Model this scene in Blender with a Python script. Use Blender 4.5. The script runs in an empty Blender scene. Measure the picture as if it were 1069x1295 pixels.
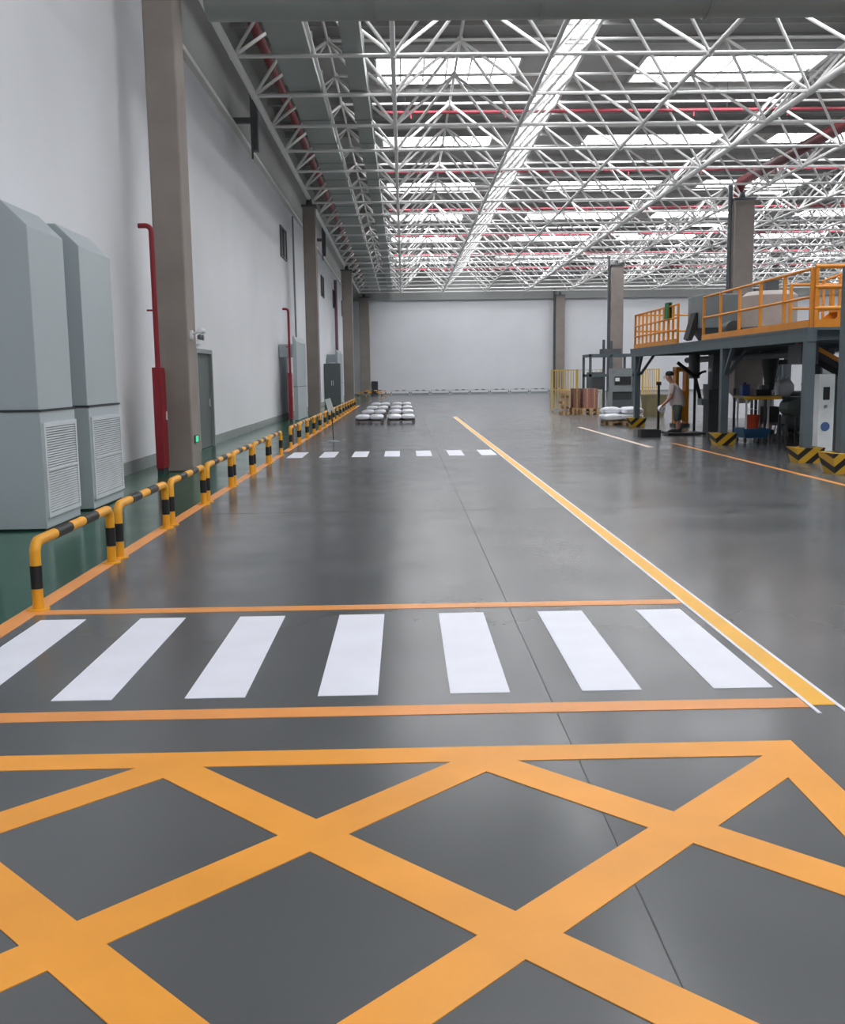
import bpy, bmesh, math, random
from mathutils import Vector, Matrix, Quaternion
random.seed(7)
S = bpy.context.scene
COL = S.collection
# ------------------------------------------------------------------ camera
F, CX, CY, VPX, VPY, ROLL, CAMH = 1250.0, 534.5, 647.5, 511.0, 477.0, 0.016, 1.65
dY = Vector(((VPX-CX)/F, (CY-VPY)/F, -1)).normalized()
dZ = Vector((-math.sin(ROLL), math.cos(ROLL), 0)); dZ = (dZ - dY*dZ.dot(dY)).normalized()
dX = dY.cross(dZ)
cam = bpy.data.cameras.new('camera'); camo = bpy.data.objects.new('camera', cam); COL.objects.link(camo)
camo.matrix_world = Matrix.Translation((0, 0, CAMH)) @ Matrix((dX, dY, dZ)).to_4x4()
cam.sensor_fit = 'HORIZONTAL'; cam.sensor_width = 36; cam.lens = 36*F/1069
cam.clip_end = 400; cam.clip_start = .05
S.camera = camo
# ------------------------------------------------------------------ world, exposure
w = bpy.data.worlds.new('sky'); S.world = w; w.use_nodes = True
bg = w.node_tree.nodes['Background']; bg.inputs[0].default_value = (.88, .93, 1, 1); bg.inputs[1].default_value = 2.0
vs = S.view_settings
vs.view_transform = 'Standard'; vs.look = 'None'; vs.gamma = 1; vs.use_curve_mapping = False
vs.exposure = -0.38
SKY_E = 13.0          # daylight behind the opal skylight panes

# ------------------------------------------------------------------ materials
def lin(c):
    return tuple((x/12.92 if x <= .04045 else ((x+.055)/1.055)**2.4) for x in [v/255 for v in c])
MATS = {}
def mat(name, rgb, rough=.5, metal=0., var=.08, scale=3., emit=None, spec=.5, alpha=None, bump=0.):
    """rgb: sRGB 0-255 surface colour; a noise gives it slight unevenness"""
    if name in MATS: return MATS[name]
    m = bpy.data.materials.new(name); m.use_nodes = True; N = m.node_tree.nodes; L = m.node_tree.links
    b = N['Principled BSDF']; c = lin(rgb)
    tc = N.new('ShaderNodeTexCoord'); nz = N.new('ShaderNodeTexNoise')
    nz.inputs['Scale'].default_value = scale; nz.inputs['Detail'].default_value = 4
    L.new(tc.outputs['Object'], nz.inputs['Vector'])
    r = N.new('ShaderNodeValToRGB'); L.new(nz.outputs['Fac'], r.inputs[0])
    r.color_ramp.elements[0].position = .3; r.color_ramp.elements[1].position = .7
    r.color_ramp.elements[0].color = tuple(max(0, x*(1-var)) for x in c)+(1,)
    r.color_ramp.elements[1].color = tuple(min(1, x*(1+var)) for x in c)+(1,)
    L.new(r.outputs[0], b.inputs['Base Color'])
    b.inputs['Roughness'].default_value = rough; b.inputs['Metallic'].default_value = metal
    b.inputs['Specular IOR Level'].default_value = spec
    if bump:
        bp = N.new('ShaderNodeBump'); bp.inputs['Strength'].default_value = bump; bp.inputs['Distance'].default_value = .02
        L.new(nz.outputs['Fac'], bp.inputs['Height']); L.new(bp.outputs[0], b.inputs['Normal'])
    if emit:
        b.inputs['Emission Color'].default_value = lin(rgb)+(1,); b.inputs['Emission Strength'].default_value = emit
    MATS[name] = m
    return m
def floor_mat(name, rgb, rough, var, spec=.5):
    m = mat(name, rgb, rough, 0, var, .35, spec=spec); N = m.node_tree.nodes; L = m.node_tree.links
    b = N['Principled BSDF']
    n2 = N.new('ShaderNodeTexNoise'); n2.inputs['Scale'].default_value = 1.1; n2.inputs['Detail'].default_value = 5
    tc = [n for n in N if n.type == 'TEX_COORD'][0]; L.new(tc.outputs['Object'], n2.inputs['Vector'])
    mr = N.new('ShaderNodeMapRange'); mr.inputs[1].default_value = .3; mr.inputs[2].default_value = .7
    mr.inputs[3].default_value = rough*.8; mr.inputs[4].default_value = rough*1.25
    L.new(n2.outputs['Fac'], mr.inputs[0]); L.new(mr.outputs[0], b.inputs['Roughness'])
    return m
def stripe_mat(name, c1, c2, scale, axis=(1, .3, -1)):
    m = mat(name, c1, .5); N = m.node_tree.nodes; L = m.node_tree.links; b = N['Principled BSDF']
    tc = [n for n in N if n.type == 'TEX_COORD'][0]
    d = N.new('ShaderNodeVectorMath'); d.operation = 'DOT_PRODUCT'; d.inputs[1].default_value = axis
    L.new(tc.outputs['Object'], d.inputs[0])
    mu = N.new('ShaderNodeMath'); mu.operation = 'MULTIPLY'; mu.inputs[1].default_value = scale; L.new(d.outputs['Value'], mu.inputs[0])
    fr = N.new('ShaderNodeMath'); fr.operation = 'FRACT'; L.new(mu.outputs[0], fr.inputs[0])
    gt = N.new('ShaderNodeMath'); gt.operation = 'GREATER_THAN'; gt.inputs[1].default_value = .55; L.new(fr.outputs[0], gt.inputs[0])
    mx = N.new('ShaderNodeMix'); mx.data_type = 'RGBA'; mx.inputs[6].default_value = lin(c1)+(1,); mx.inputs[7].default_value = lin(c2)+(1,)
    L.new(gt.outputs[0], mx.inputs[0]); L.new(mx.outputs[2], b.inputs['Base Color'])
    return m
M_FLOOR = floor_mat('polished_grey_floor', (92, 94, 96), .21, .12, .44)
M_GREEN = floor_mat('green_epoxy', (26, 80, 60), .16, .08)
M_WALL = mat('white_wall_paint', (222, 224, 228), .6, 0, .03, .4)
M_WALLUP = mat('wall_shade_and_eaves_grey', (150, 152, 150), .6, 0, .05, .5)  # painted shade at the long wall's top; also the end eaves cladding
M_BASE = mat('grey_skirting', (140, 146, 146), .5)
M_CONC = mat('brown_grey_concrete', (138, 129, 123), .75, 0, .12, 1.2, bump=.15)
M_ROOF = mat('roof_underside', (150, 150, 148), .7, 0, .06, .5)
M_STEEL = mat('pale_grey_painted_steel', (225, 224, 222), .42, 0, .03, 2)
M_PURLIN = mat('purlin_steel', (160, 160, 158), .5)
M_DUCT = mat('galvanised_duct', (150, 156, 152), .45, .15, .06, .8)
M_RED = mat('red_fire_paint', (132, 16, 32), .4)
M_PINK = mat('red_sprinkler_paint', (172, 74, 86), .45)
M_UNIT = mat('grey_blue_sheet_metal', (170, 180, 184), .42, 0, .03, .8)
M_UNITF = mat('pale_louvre_metal', (200, 206, 210), .45)
M_DARK = mat('dark_seam', (50, 54, 56), .6)
M_YEL = mat('yellow_rail_paint', (236, 166, 36), .4)
M_BLK = mat('black_rail_paint', (26, 26, 28), .45)
M_OLINE = mat('orange_line_paint', (238, 158, 84), .35, 0, .08, 2)
M_BOX = mat('amber_marking_paint', (242, 164, 60), .38, 0, .10, 1.5)
M_YLINE = mat('yellow_line_paint', (246, 184, 52), .38, 0, .06, 2)
M_WLINE = mat('white_line_paint', (236, 238, 248), .4, 0, .03, 3)
M_SKY = mat('opal_skylight_sheet', (246, 247, 250), .5, 0, .0, 1, emit=SKY_E)
M_FRAME = mat('skylight_frame', (190, 192, 190), .5)
M_MEZZ = mat('blue_grey_steel', (86, 98, 104), .5)
M_ORAIL = mat('orange_railing_paint', (222, 142, 40), .45)
M_GREY = mat('machine_grey', (128, 134, 136), .5)
M_MID = mat('machine_dark_grey', (84, 88, 92), .5)
M_BLACK = mat('black_plastic', (32, 32, 34), .5)
M_WOOD = mat('pallet_wood', (190, 154, 110), .8, 0, .15, 6)
M_CARD = mat('brown_carton', (134, 98, 78), .85, 0, .10, 4)
M_CARDR = mat('reddish_carton', (150, 104, 94), .85, 0, .10, 4)
M_BAG = mat('white_woven_sack', (232, 234, 240), .55, 0, .05, 4, bump=.3)
M_SILV = mat('silvery_sack_film', (214, 216, 222), .28, .1, .05, 4, bump=.3)
M_SKIN = mat('skin', (186, 136, 112), .55)
M_HAIR = mat('black_hair', (24, 21, 20), .6)
M_SHIRT = mat('pale_pinkish_shirt', (206, 192, 188), .85)
M_WSHIRT = mat('white_shirt', (232, 232, 236), .85)
M_SHORT = mat('grey_green_shorts', (92, 98, 94), .9)
M_NAVY = mat('dark_trousers', (50, 52, 66), .9)
M_WHITE = mat('white_plastic', (226, 230, 230), .45)
M_OLIVE = mat('olive_bin', (128, 118, 86), .6)
M_BLUE = mat('blue_cart_paint', (30, 78, 116), .5)
M_ORANGE = mat('orange_bucket', (196, 72, 36), .5)
M_PALE = mat('beige_hopper', (206, 194, 188), .6)
M_GLASSD = mat('dark_window', (48, 54, 56), .25)
M_DOOR = mat('dark_grey_door', (84, 92, 92), .5)
M_MAROON = mat('maroon_downpipe', (120, 92, 104), .5)
M_GLOW = mat('green_exit_glow', (60, 210, 150), .5, emit=1.2)
M_LAMP = mat('lamp_glow', (250, 250, 255), .5, emit=14)
M_STRIPE = stripe_mat('yellow_black_hazard_stripe', (214, 166, 44), (36, 32, 28), 3.2)
M_LOGO = mat('blue_round_badge', (70, 100, 150), .5)
M_GRN = mat('green_cloth', (30, 110, 60), .7)

# ------------------------------------------------------------------ mesh helpers
class MB:
    def __init__(s): s.v = []; s.f = []
    def add(s, vs, fs):
        n = len(s.v); s.v += [tuple(v) for v in vs]; s.f += [tuple(i+n for i in f) for f in fs]; return s
    def box(s, x0, x1, y0, y1, z0, z1):
        return s.add([(x0,y0,z0),(x1,y0,z0),(x1,y1,z0),(x0,y1,z0),(x0,y0,z1),(x1,y0,z1),(x1,y1,z1),(x0,y1,z1)],
                     [(0,3,2,1),(4,5,6,7),(0,1,5,4),(1,2,6,5),(2,3,7,6),(3,0,4,7)])
    def prism(s, poly, axis, a, b):
        """extrude a 2-D polygon along an axis; poly holds the two other coordinates in order"""
        def P(p, t): return {'x': (t, p[0], p[1]), 'y': (p[0], t, p[1]), 'z': (p[0], p[1], t)}[axis]
        n = len(poly)
        return s.add([P(p, a) for p in poly]+[P(p, b) for p in poly],
                     [tuple(range(n))[::-1], tuple(range(n, 2*n))]+[(i, (i+1) % n, n+(i+1) % n, n+i) for i in range(n)])
    def sweep(s, pts, r, n=10, cap=True):
        pts = [Vector(p) for p in pts]; rs = r if isinstance(r, (list, tuple)) else [r]*len(pts)
        t0 = (pts[1]-pts[0]).normalized(); a = t0.orthogonal().normalized()
        vs = []; pt = t0
        for i, p in enumerate(pts):
            t = (pts[min(i+1, len(pts)-1)]-pts[max(i-1, 0)]).normalized()
            a = pt.rotation_difference(t) @ a; a = (a-t*a.dot(t)).normalized(); pt = t; b = t.cross(a)
            vs += [p+(a*math.cos(2*math.pi*k/n)+b*math.sin(2*math.pi*k/n))*rs[i] for k in range(n)]
        fs = [(i*n+k, i*n+(k+1) % n, (i+1)*n+(k+1) % n, (i+1)*n+k) for i in range(len(pts)-1) for k in range(n)]
        if cap: fs += [tuple(range(n))[::-1], tuple(range((len(pts)-1)*n, len(pts)*n))]
        return s.add(vs, fs)
    def tube(s, a, b, r, n=8): return s.sweep([a, b], r, n)
    def lathe(s, prof, c, n=20, axis='z'):
        vs = []
        for (r, h) in prof:
            for k in range(n):
                u, v = r*math.cos(2*math.pi*k/n), r*math.sin(2*math.pi*k/n)
                vs.append((c[0]+u, c[1]+v, c[2]+h) if axis == 'z' else (c[0]+u, c[1]+h, c[2]+v) if axis == 'y' else (c[0]+h, c[1]+u, c[2]+v))
        m = len(prof)
        fs = [(i*n+k, i*n+(k+1) % n, (i+1)*n+(k+1) % n, (i+1)*n+k) for i in range(m-1) for k in range(n)]
        fs += [tuple(range(n))[::-1], tuple(range((m-1)*n, m*n))]
        return s.add(vs, fs)
    def mesh(s, name, m, smooth=False):
        me = bpy.data.meshes.new(name); me.from_pydata(s.v, [], s.f); me.materials.append(m)
        bm = bmesh.new(); bm.from_mesh(me); bmesh.ops.recalc_face_normals(bm, faces=bm.faces); bm.to_mesh(me); bm.free()
        if smooth:
            me.polygons.foreach_set('use_smooth', [True]*len(me.polygons))
            me.set_sharp_from_angle(angle=math.radians(40))
        me.update(); return me
    def build(s, name, m, parent=None, smooth=False, bevel=0):
        o = bpy.data.objects.new(name, s.mesh(name, m, smooth)); COL.objects.link(o); o.parent = parent
        if bevel:
            b = o.modifiers.new('bevel', 'BEVEL'); b.width = bevel; b.segments = 2; b.limit_method = 'ANGLE'
        return o
def link(name, me, parent=None, mw=None):
    o = bpy.data.objects.new(name, me); COL.objects.link(o); o.parent = parent
    if mw is not None: o.matrix_local = mw
    return o
def tag(o, label=None, cat=None, group=None, kind=None):
    if label: o['label'] = label
    if cat: o['category'] = cat
    if group: o['group'] = group
    if kind: o['kind'] = kind
    return o
def thing(name, label, cat, loc=(0, 0, 0), rz=0, group=None):
    o = bpy.data.objects.new(name, None); COL.objects.link(o); o.location = loc; o.rotation_euler = (0, 0, rz)
    o.empty_display_size = .2
    return tag(o, label, cat, group)
def copy_tree(o, loc=None, rz=None, parent=None, label=None, group=None):
    c = o.copy(); COL.objects.link(c); c.parent = parent
    if parent is not None: c.matrix_parent_inverse = o.matrix_parent_inverse.copy()
    if loc is not None: c.location = loc
    if rz is not None: c.rotation_euler = (0, 0, rz)
    if label: c['label'] = label
    if group: c['group'] = group
    for ch in o.children: copy_tree(ch, parent=c)
    return c
def B(*a): return MB().box(*a)
def arc(c, u, v, r, n=6):
    c, u, v = Vector(c), Vector(u), Vector(v)
    return [c+(u*math.cos(t)+v*math.sin(t))*r for t in [math.pi/2*i/n for i in range(n+1)]]

ORD = ['first', 'second', 'third', 'fourth', 'fifth', 'sixth', 'seventh', 'eighth', 'ninth', 'tenth', 'eleventh', 'twelfth', 'thirteenth', 'fourteenth', 'fifteenth']
# ------------------------------------------------------------------ the hall
XW, XR, YB, YF, ZR = -4.95, 46.0, -16.0, 94.3, 12.05
tag(B(-2.72, XR, YB, YF, -.3, 0).build('floor', M_FLOOR), 'polished grey concrete floor of the hall', None, kind='structure')
FL = bpy.data.objects['floor']
for xj in (.73, 6.9, 13.1): B(xj-.0025, xj+.0025, 0, 93, 0, .0012).build('joint', mat('joint_filler', (64, 64, 64), .5), FL)
for yj in (12.2, 30.4, 48.6, 66.8): B(-2.6, 40, yj-.0025, yj+.0025, 0, .0012).build('joint', mat('joint_filler', (64, 64, 64), .5), FL)
tag(B(XW, -2.7201, YB, YF, -.3, 0).build('floor_walkway', M_GREEN), 'green painted floor strip along the white wall', None, kind='structure')
tag(B(XW-.3, XW, YB, YF, 0, 9.1).build('wall_left', M_WALL), 'long white painted side wall', None, kind='structure')
tag(B(XW-.3, XW+.03, YB, YF, 9.1, ZR).build('wall_left_shade', M_WALLUP), 'painted grey shade strip along the top of the long white wall', None, kind='structure')  # the wall's darkening under the roof, painted in as a grey strip
tag(MB().prism([(XW, 8.98), (XW+.14, 8.98), (XW+.14, 9.1), (XW, 9.1)], 'y', YB, YF).build('trim_2', M_STEEL), 'pale ledge under the grey shade strip of the long wall', None, kind='structure')
fw = B(XW-.3, XR+.3, YF, YF+.3, 0, ZR).build('wall_far', M_WALL); tag(fw, 'white end wall of the hall', None, kind='structure')
tag(B(XW+.03, XR, YF-.03, YF, 0, .14).build('baseboard_far', M_BASE), 'grey skirting along the end wall', None, kind='structure')
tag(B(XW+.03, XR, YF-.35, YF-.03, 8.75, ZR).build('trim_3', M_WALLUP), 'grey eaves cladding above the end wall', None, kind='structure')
tag(B(XR, XR+.3, YB, YF, 0, ZR).build('wall_right', M_WALL), 'white side wall far behind the machines', None, kind='structure')
gx0, gx1, gh = -1.5, 7.5, 5.5      # open loading gate behind the photographer
MBk = MB().box(XW-.3, gx0, YB-.3, YB, 0, ZR).box(gx1, XR+.3, YB-.3, YB, 0, ZR).box(gx0, gx1, YB-.3, YB, gh, ZR)
tag(MBk.build('wall_back', M_WALL), 'white rear wall with an open loading gate', None, kind='structure')
tag(B(XW, XW+.03, YB, YF, 0, .22).build('baseboard_left', M_BASE), 'grey skirting along the long white wall', None, kind='structure')

# roof with skylight openings
SKY_X = [(-.8, 4.05), (8.1, 14.3), (16.4, 22.4), (26, 32), (35, 41)]
SKY_Y = [35.35+10.45*k-1.45 for k in range(-4, 6)]; SKY_L = 2.9
xs = sorted({XW-.3, XR+.3}|{x for p in SKY_X for x in p}); ys = sorted({YB-.3, YF+.3}|{y for y0 in SKY_Y for y in (y0, y0+SKY_L)})
RX = (4.95, 6.05)
xs = sorted(set(xs)|set(RX)); ys = sorted(set(ys)|{10., 93.})
rb = MB()
for i in range(len(xs)-1):
    for j in range(len(ys)-1):
        hole = any(abs(xs[i]-p[0]) < 1e-6 for p in SKY_X) and any(abs(ys[j]-y0) < 1e-6 for y0 in SKY_Y)
        hole = hole or (abs(xs[i]-RX[0]) < 1e-6 and 10 <= ys[j] < 93)
        if not hole: rb.box(xs[i], xs[i+1], ys[j], ys[j+1], ZR, ZR+.2)
roof = tag(rb.build('ceiling', M_ROOF), 'grey roof deck above the space frame', None, kind='structure')
pur = MB().prism([(0, 0), (.09, 0), (.09, .03), (.03, .03), (.03, .22), (.09, .22), (.09, .25), (0, .25)], 'x', XW+.05, XR-.02)
pm = pur.mesh('purlin', M_PURLIN)
y = 12.0
while y < YF-1:
    if not any(y0-.2 < y < y0+SKY_L+.2 for y0 in SKY_Y): link('purlin', pm, roof, Matrix.Translation((0, y, ZR-.25)))
    y += 1.68
for iy, y0 in enumerate(SKY_Y):
    for ix, (x0, x1) in enumerate(SKY_X):
        vis = y0 > 30
        t = thing('skylight', 'bright opal roof skylight, %s row from the end wall, %s from the long wall' % (ORD[len(SKY_Y)-1-iy], ORD[ix]), 'skylight', ((x0+x1)/2, y0+SKY_L/2, ZR), 0, 'roof skylights')
        hx, hy = (x1-x0)/2, SKY_L/2
        fr = MB().box(-hx, hx, -hy, -hy+.06, -.12, .2).box(-hx, hx, hy-.06, hy, -.12, .2).box(-hx, -hx+.06, -hy+.06, hy-.06, -.12, .2).box(hx-.06, hx, -hy+.06, hy-.06, -.12, .2)
        fr.build('skylight_frame', M_FRAME, t)
        n = 6 if vis and iy < 7 else 1
        wd = (x1-x0-.12)/n
        for k in range(n):
            a = -hx+.06+k*wd
            B(a+(.03 if k else 0), a+wd, -hy+.06, hy-.06, .06, .10).build('pane', M_SKY, t)
            if k: B(a-.03, a+.03, -hy+.06, hy-.06, -.02, .14).build('glazing_bar', M_FRAME, t)

t = thing('ridge_skylight', 'long bright roof light strip running down the hall', 'skylight', ((RX[0]+RX[1])/2, 10, ZR))
hx = (RX[1]-RX[0])/2
for sx in (-1, 1): B(min(sx*hx, sx*(hx-.06)), max(sx*hx, sx*(hx-.06)), 0, 83, -.1, .2).build('skylight_frame', M_FRAME, t)
pmesh = B(-hx+.06, hx-.06, .03, 3.29, .06, .1).mesh('pane', M_SKY); bmesh_ = B(-hx+.06, hx-.06, -.03, .03, -.02, .14).mesh('glazing_bar', M_FRAME)
for k in range(25):
    link('pane', pmesh, t, Matrix.Translation((0, 83/25*k, 0)))
    if k: link('glazing_bar', bmesh_, t, Matrix.Translation((0, 83/25*k, 0)))

# ------------------------------------------------------------------ space frame
X0, CXS, Y0, CYS, ZB, ZT = -3.98, 3.84, 8.32, 3.36, 9.35, 11.3
NX, NY = 13, 26
sf = thing('space_frame', 'pale grey steel tube space frame of pyramids carrying the roof', 'roof truss', (0, 0, ZB))
YE = Y0+CYS*(NY-1)
XE = X0+CXS*(NX-1)
sf.location = (X0, Y0, ZB)
for i in range(NX):
    MB().tube((i*CXS, 0, 0), (i*CXS, YE-Y0, 0), .095 if i in (0, 4) else .062, 10).build('bottom_chord', M_STEEL, sf, True)
cm = MB().tube((0, 0, 0), (XE-X0, 0, 0), .05).mesh('cross_chord', M_STEEL, True)
tm = MB().tube((0, 0, 0), (XE-X0-CXS, 0, 0), .045).mesh('top_cross_chord', M_STEEL, True)
for j in range(NY): link('cross_chord', cm, sf, Matrix.Translation((0, j*CYS, 0)))
for i in range(NX-1): MB().tube(((i+.5)*CXS, .5*CYS, ZT-ZB), ((i+.5)*CXS, (NY-1.5)*CYS, ZT-ZB), .045).build('top_chord', M_STEEL, sf, True)
for j in range(NY-1): link('top_cross_chord', tm, sf, Matrix.Translation((CXS/2, (j+.5)*CYS, ZT-ZB)))
dv = Vector((CXS/2, CYS/2, ZT-ZB)); DL = dv.length
wm = MB().tube((0, 0, 0), (0, 0, DL), .045, 8).mesh('web_member', M_STEEL, True)
nm = MB().lathe([(.02, -.11), (.08, -.08), (.11, 0), (.08, .08), (.02, .11)], (0, 0, 0), 10).mesh('node_ball', M_STEEL, True)
webs = []; nodes = []
for i in range(NX-1):
    for j in range(NY-1):
        top = Vector(((i+.5)*CXS, (j+.5)*CYS, ZT-ZB))
        for a in (0, 1):
            for b in (0, 1): webs.append((Vector(((i+a)*CXS, (j+b)*CYS, 0)), top))
        nodes.append(top)
nodes += [Vector((i*CXS, j*CYS, 0)) for i in range(NX) for j in range(NY)]
off = Vector((X0, Y0, ZB))
def inview(p):
    q = p+off; d = q-Vector((0, 0, CAMH))
    c = Vector((d.dot(dX_w), d.dot(dY_w), d.dot(dZ_w)))
    if c.z > -1: return 1e9
    u, v = CX+F*c.x/-c.z, CY-F*c.y/-c.z
    return -c.z if -30 < u < 1100 and 15 < v < 1300 else 1e6-c.z
Rm = camo.matrix_world.to_3x3()
dX_w, dY_w, dZ_w = Rm.col[0], Rm.col[1], Rm.col[2]
webs.sort(key=lambda p: inview((p[0]+p[1])/2)); nodes.sort(key=inview)
for a, b in webs[:300]:
    link('web_member', wm, sf, Matrix.Translation(a) @ Vector((0, 0, 1)).rotation_difference(b-a).to_matrix().to_4x4())
mb = MB()
for a, b in webs[300:]: mb.tube(a, b, .045, 5)
tag(mb.build('web_members_remainder', M_STEEL, sf, True), kind='stuff')
for p in nodes[:300]: link('node_ball', nm, sf, Matrix.Translation(p))
mb = MB()
for p in nodes[300:]: mb.lathe([(.03, -.1), (.1, 0), (.03, .1)], p, 6)
tag(mb.build('node_balls_remainder', M_STEEL, sf, True), kind='stuff')

# ------------------------------------------------------------------ columns
COLY = [18.35, 43.6, 68.9, 93.7]
lab = ['brown grey concrete column beside the nearer red fire cabinet', 'brown grey concrete column behind the second red fire cabinet',
       'brown grey concrete column just past the dark double door cabinet', 'brown grey concrete column in the corner by the end wall']
def column(xc, yc, wx, wy, label, ztop=8.95, pipe=False):
    t = thing('concrete_column', label, 'column', (xc, yc, 0))
    B(-wx/2, wx/2, -wy/2, wy/2, 0, ztop).build('shaft', M_CONC, t, bevel=.03)
    B(-wx/2-.05, wx/2+.05, -wy/2-.05, wy/2+.05, ztop, ztop+.08).build('cap_plate', M_MID, t)
    MB().lathe([(.16, 0), (.10, .28)], (0, 0, ztop+.08), 12).build('bearing', M_MID, t, True)
    if pipe: MB().tube((-wx/2-.12, -.1, 0), (-wx/2-.12, -.1, 9.6), .09, 10).build('rain_pipe', M_MID, t, True)
for k, yc in enumerate(COLY):
    xc, wd = [(-4.12, .54), (-3.97, .54), (-3.84, .7), (-3.6, .9)][k]
    column(xc, [18.35, 44.1, 70.0, 93.6][k], wd, .7 if k != 1 else .62, lab[k])
rl = ['concrete column rising behind the orange platform railing', 'concrete column rising behind the grey palletizing frame', 'concrete column against the end wall behind the yellow fence']
for k, yc in enumerate(COLY[1:]): column(14.65, yc, .84, .8, rl[k], pipe=True)
for k, xc in enumerate((33.4,)):
    for yc in COLY[1:]: column(xc, yc, .84, .8, 'concrete column far off in the machine side of the hall', pipe=True)

# ------------------------------------------------------------------ overhead ducts, pipes
def long_duct(x0, x1, z0, z1, label, y0=22.45, y1=93):
    t = thing('air_duct', label, 'duct', ((x0+x1)/2, y0, z0))
    hx = (x1-x0)/2; n = int((y1-y0)/3.0); L = (y1-y0)/n
    me = B(-hx, hx, 0, L-.04, 0, z1-z0).mesh('duct_section', M_DUCT)
    fm = B(-hx-.04, hx+.04, -.05, .01, -.03, z1-z0+.03).mesh('flange', M_DUCT)
    for k in range(n):
        link('duct_section', me, t, Matrix.Translation((0, k*L, 0)))
        link('flange', fm, t, Matrix.Translation((0, k*L, 0)))
    return t
long_duct(-3.02, -2.14, 9.47, 10.0, 'wide grey sheet metal duct running along the wall under the roof')
long_duct(-1.34, -.88, 9.47, 9.95, 'narrow grey sheet metal duct running beside the wide one under the roof')
tag(MB().tube((-2.05, 22.45, 9.46), (-2.05, 92, 9.46), .045).build('conduit', M_STEEL, None, True), 'thin white conduit along the edge of the wide duct', 'conduit')
t = thing('cross_duct', 'large grey duct crossing the hall under the roof', 'duct', (-3.4, 18.75, 8.08))
n = 16; L = 3.0
for k in range(0, 16, 2): MB().tube((k*L+1.5, -.3, 1.0), (k*L+1.5, -.3, 1.22), .015, 6).build('hanger_rod', M_MID, t)
me = MB().lathe([(.57, 0), (.57, L-.06)], (0, 0, .5), 24, 'x').mesh('duct_section', M_DUCT, True)
fm = MB().lathe([(.6, L-.06), (.6, L)], (0, 0, .5), 24, 'x').mesh('flange', M_DUCT, True)
for k in range(n):
    link('duct_section', me, t, Matrix.Translation((k*L, 0, 0))); link('flange', fm, t, Matrix.Translation((k*L, 0, 0)))
for k, yy in enumerate([37.05+10.45*q for q in range(6)]):
    t = thing('sprinkler_pipe', 'red sprinkler pipe crossing the hall under the roof, %s from the end wall' % ORD[5-k], 'pipe', (0, yy, 11.05), 0, 'red cross pipes under the roof')
    MB().tube((-.7, 0, 0), (40, 0, 0), .06, 10).build('pipe_run', M_PINK, t, True)
    dm = MB().tube((0, 0, 0), (0, 0, -.22), .03, 6).mesh('sprinkler_drop', M_PINK)
    for q in range(12): link('sprinkler_drop', dm, t, Matrix.Translation((.4+3.4*q, 0, 0)))
    hm = MB().tube((0, 0, .07), (0, 0, .98), .012, 5).mesh('hanger_rod', M_MID)
    for q in range(7): link('hanger_rod', hm, t, Matrix.Translation((.2+5.8*q, 0, 0)))
tag(MB().tube((-3.75, 21, 10.75), (-3.75, 93, 10.75), .14, 12).build('fire_main', M_RED, None, True), 'thick red fire main running along the wall under the roof', 'pipe')
tag(MB().sweep([(15.7, 30, 10.2), (15.4, 45, 10.2), (15.4, 46, 10.2), (15.4, 46.4, 9.8), (15.4, 46.5, 8.5)], .22, 12).build('riser_pipe', mat('deep_red_pipe', (96, 22, 30), .45), None, True), 'thick deep red pipe under the roof near the free standing column', 'pipe')
for k, (x, yy) in enumerate([(17.6, 48.9), (21.4, 48.9), (17.6, 59.1), (25.3, 52.3), (13.8, 62.4)]):
    t = thing('linear_lamp', 'long bright lamp hanging among the roof tubes on the machine side', 'lamp', (x, yy, 10.2), 0, 'hanging lamps')
    B(-.75, .75, -.12, .12, 0, .08).build('housing', M_WHITE, t); B(-.72, .72, -.1, .1, -.03, 0).build('diffuser', M_LAMP, t)
    MB().tube((-.6, 0, .08), (-.6, 0, 1.1), .012, 5).build('hanger_rod', M_MID, t); MB().tube((.6, 0, .08), (.6, 0, 1.1), .012, 5).build('hanger_rod', M_MID, t)
for k, yy in enumerate((30.6, 56.2, 81)):
    t = thing('steel_bracket', 'dark steel bracket between wall top and space frame, %s past the first column' % ORD[k], 'bracket', (-4.3, yy, 8.1), 0, 'wall brackets')
    B(-.1, .1, -.14, .14, .25, 1.95).build('bracket_post', M_MID, t); B(-.62, -.1, -.08, .08, 1.05, 1.2).build('bracket_arm', M_MID, t)
    MB().tube((-.06, -.17, 0), (-.06, -.17, 1.2), .03).build('bracket_rod', M_MID, t)

# ------------------------------------------------------------------ left wall fittings
for k, yy in enumerate((41.4, 51.2, 61.3, 71.3, 81.2)):
    o = thing('window_%d' % (k+1), 'small dark window set high in the white wall', None, (XW, yy+.95, 6.65)); tag(o, kind='structure')
    B(0, .03, -.95, .95, 0, 1.15).build('pane', M_GLASSD, o)
    B(0, .06, -1.0, 1.0, -.05, 0).build('window_frame', M_MID, o); B(0, .06, -1.0, 1.0, 1.15, 1.2).build('window_frame', M_MID, o)
    for q in (-1.0, -.03, .95): B(0, .06, q, q+.05, 0, 1.15).build('window_frame', M_MID, o)
o = tag(thing('door_1', 'dark grey door leaf in the white wall past the first column', None, (XW, 24.2, 0)), kind='structure')
B(0, .09, -.85, .85, .01, 2.28).build('door_leaf', M_DOOR, o); B(0, .16, -.95, -.85, 0, 2.38).build('door_frame', M_BASE, o)
B(0, .16, .85, .95, 0, 2.38).build('door_frame', M_BASE, o); B(0, .16, -.85, .85, 2.28, 2.38).build('door_frame', M_BASE, o)
MB().tube((.13, .55, 1.0), (.13, .55, 1.18), .012).build('door_handle', M_STEEL, o)
o = thing('emergency_light', 'small twin emergency lamp over the dark door', 'lamp', (XW, 24.1, 2.5))
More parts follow.
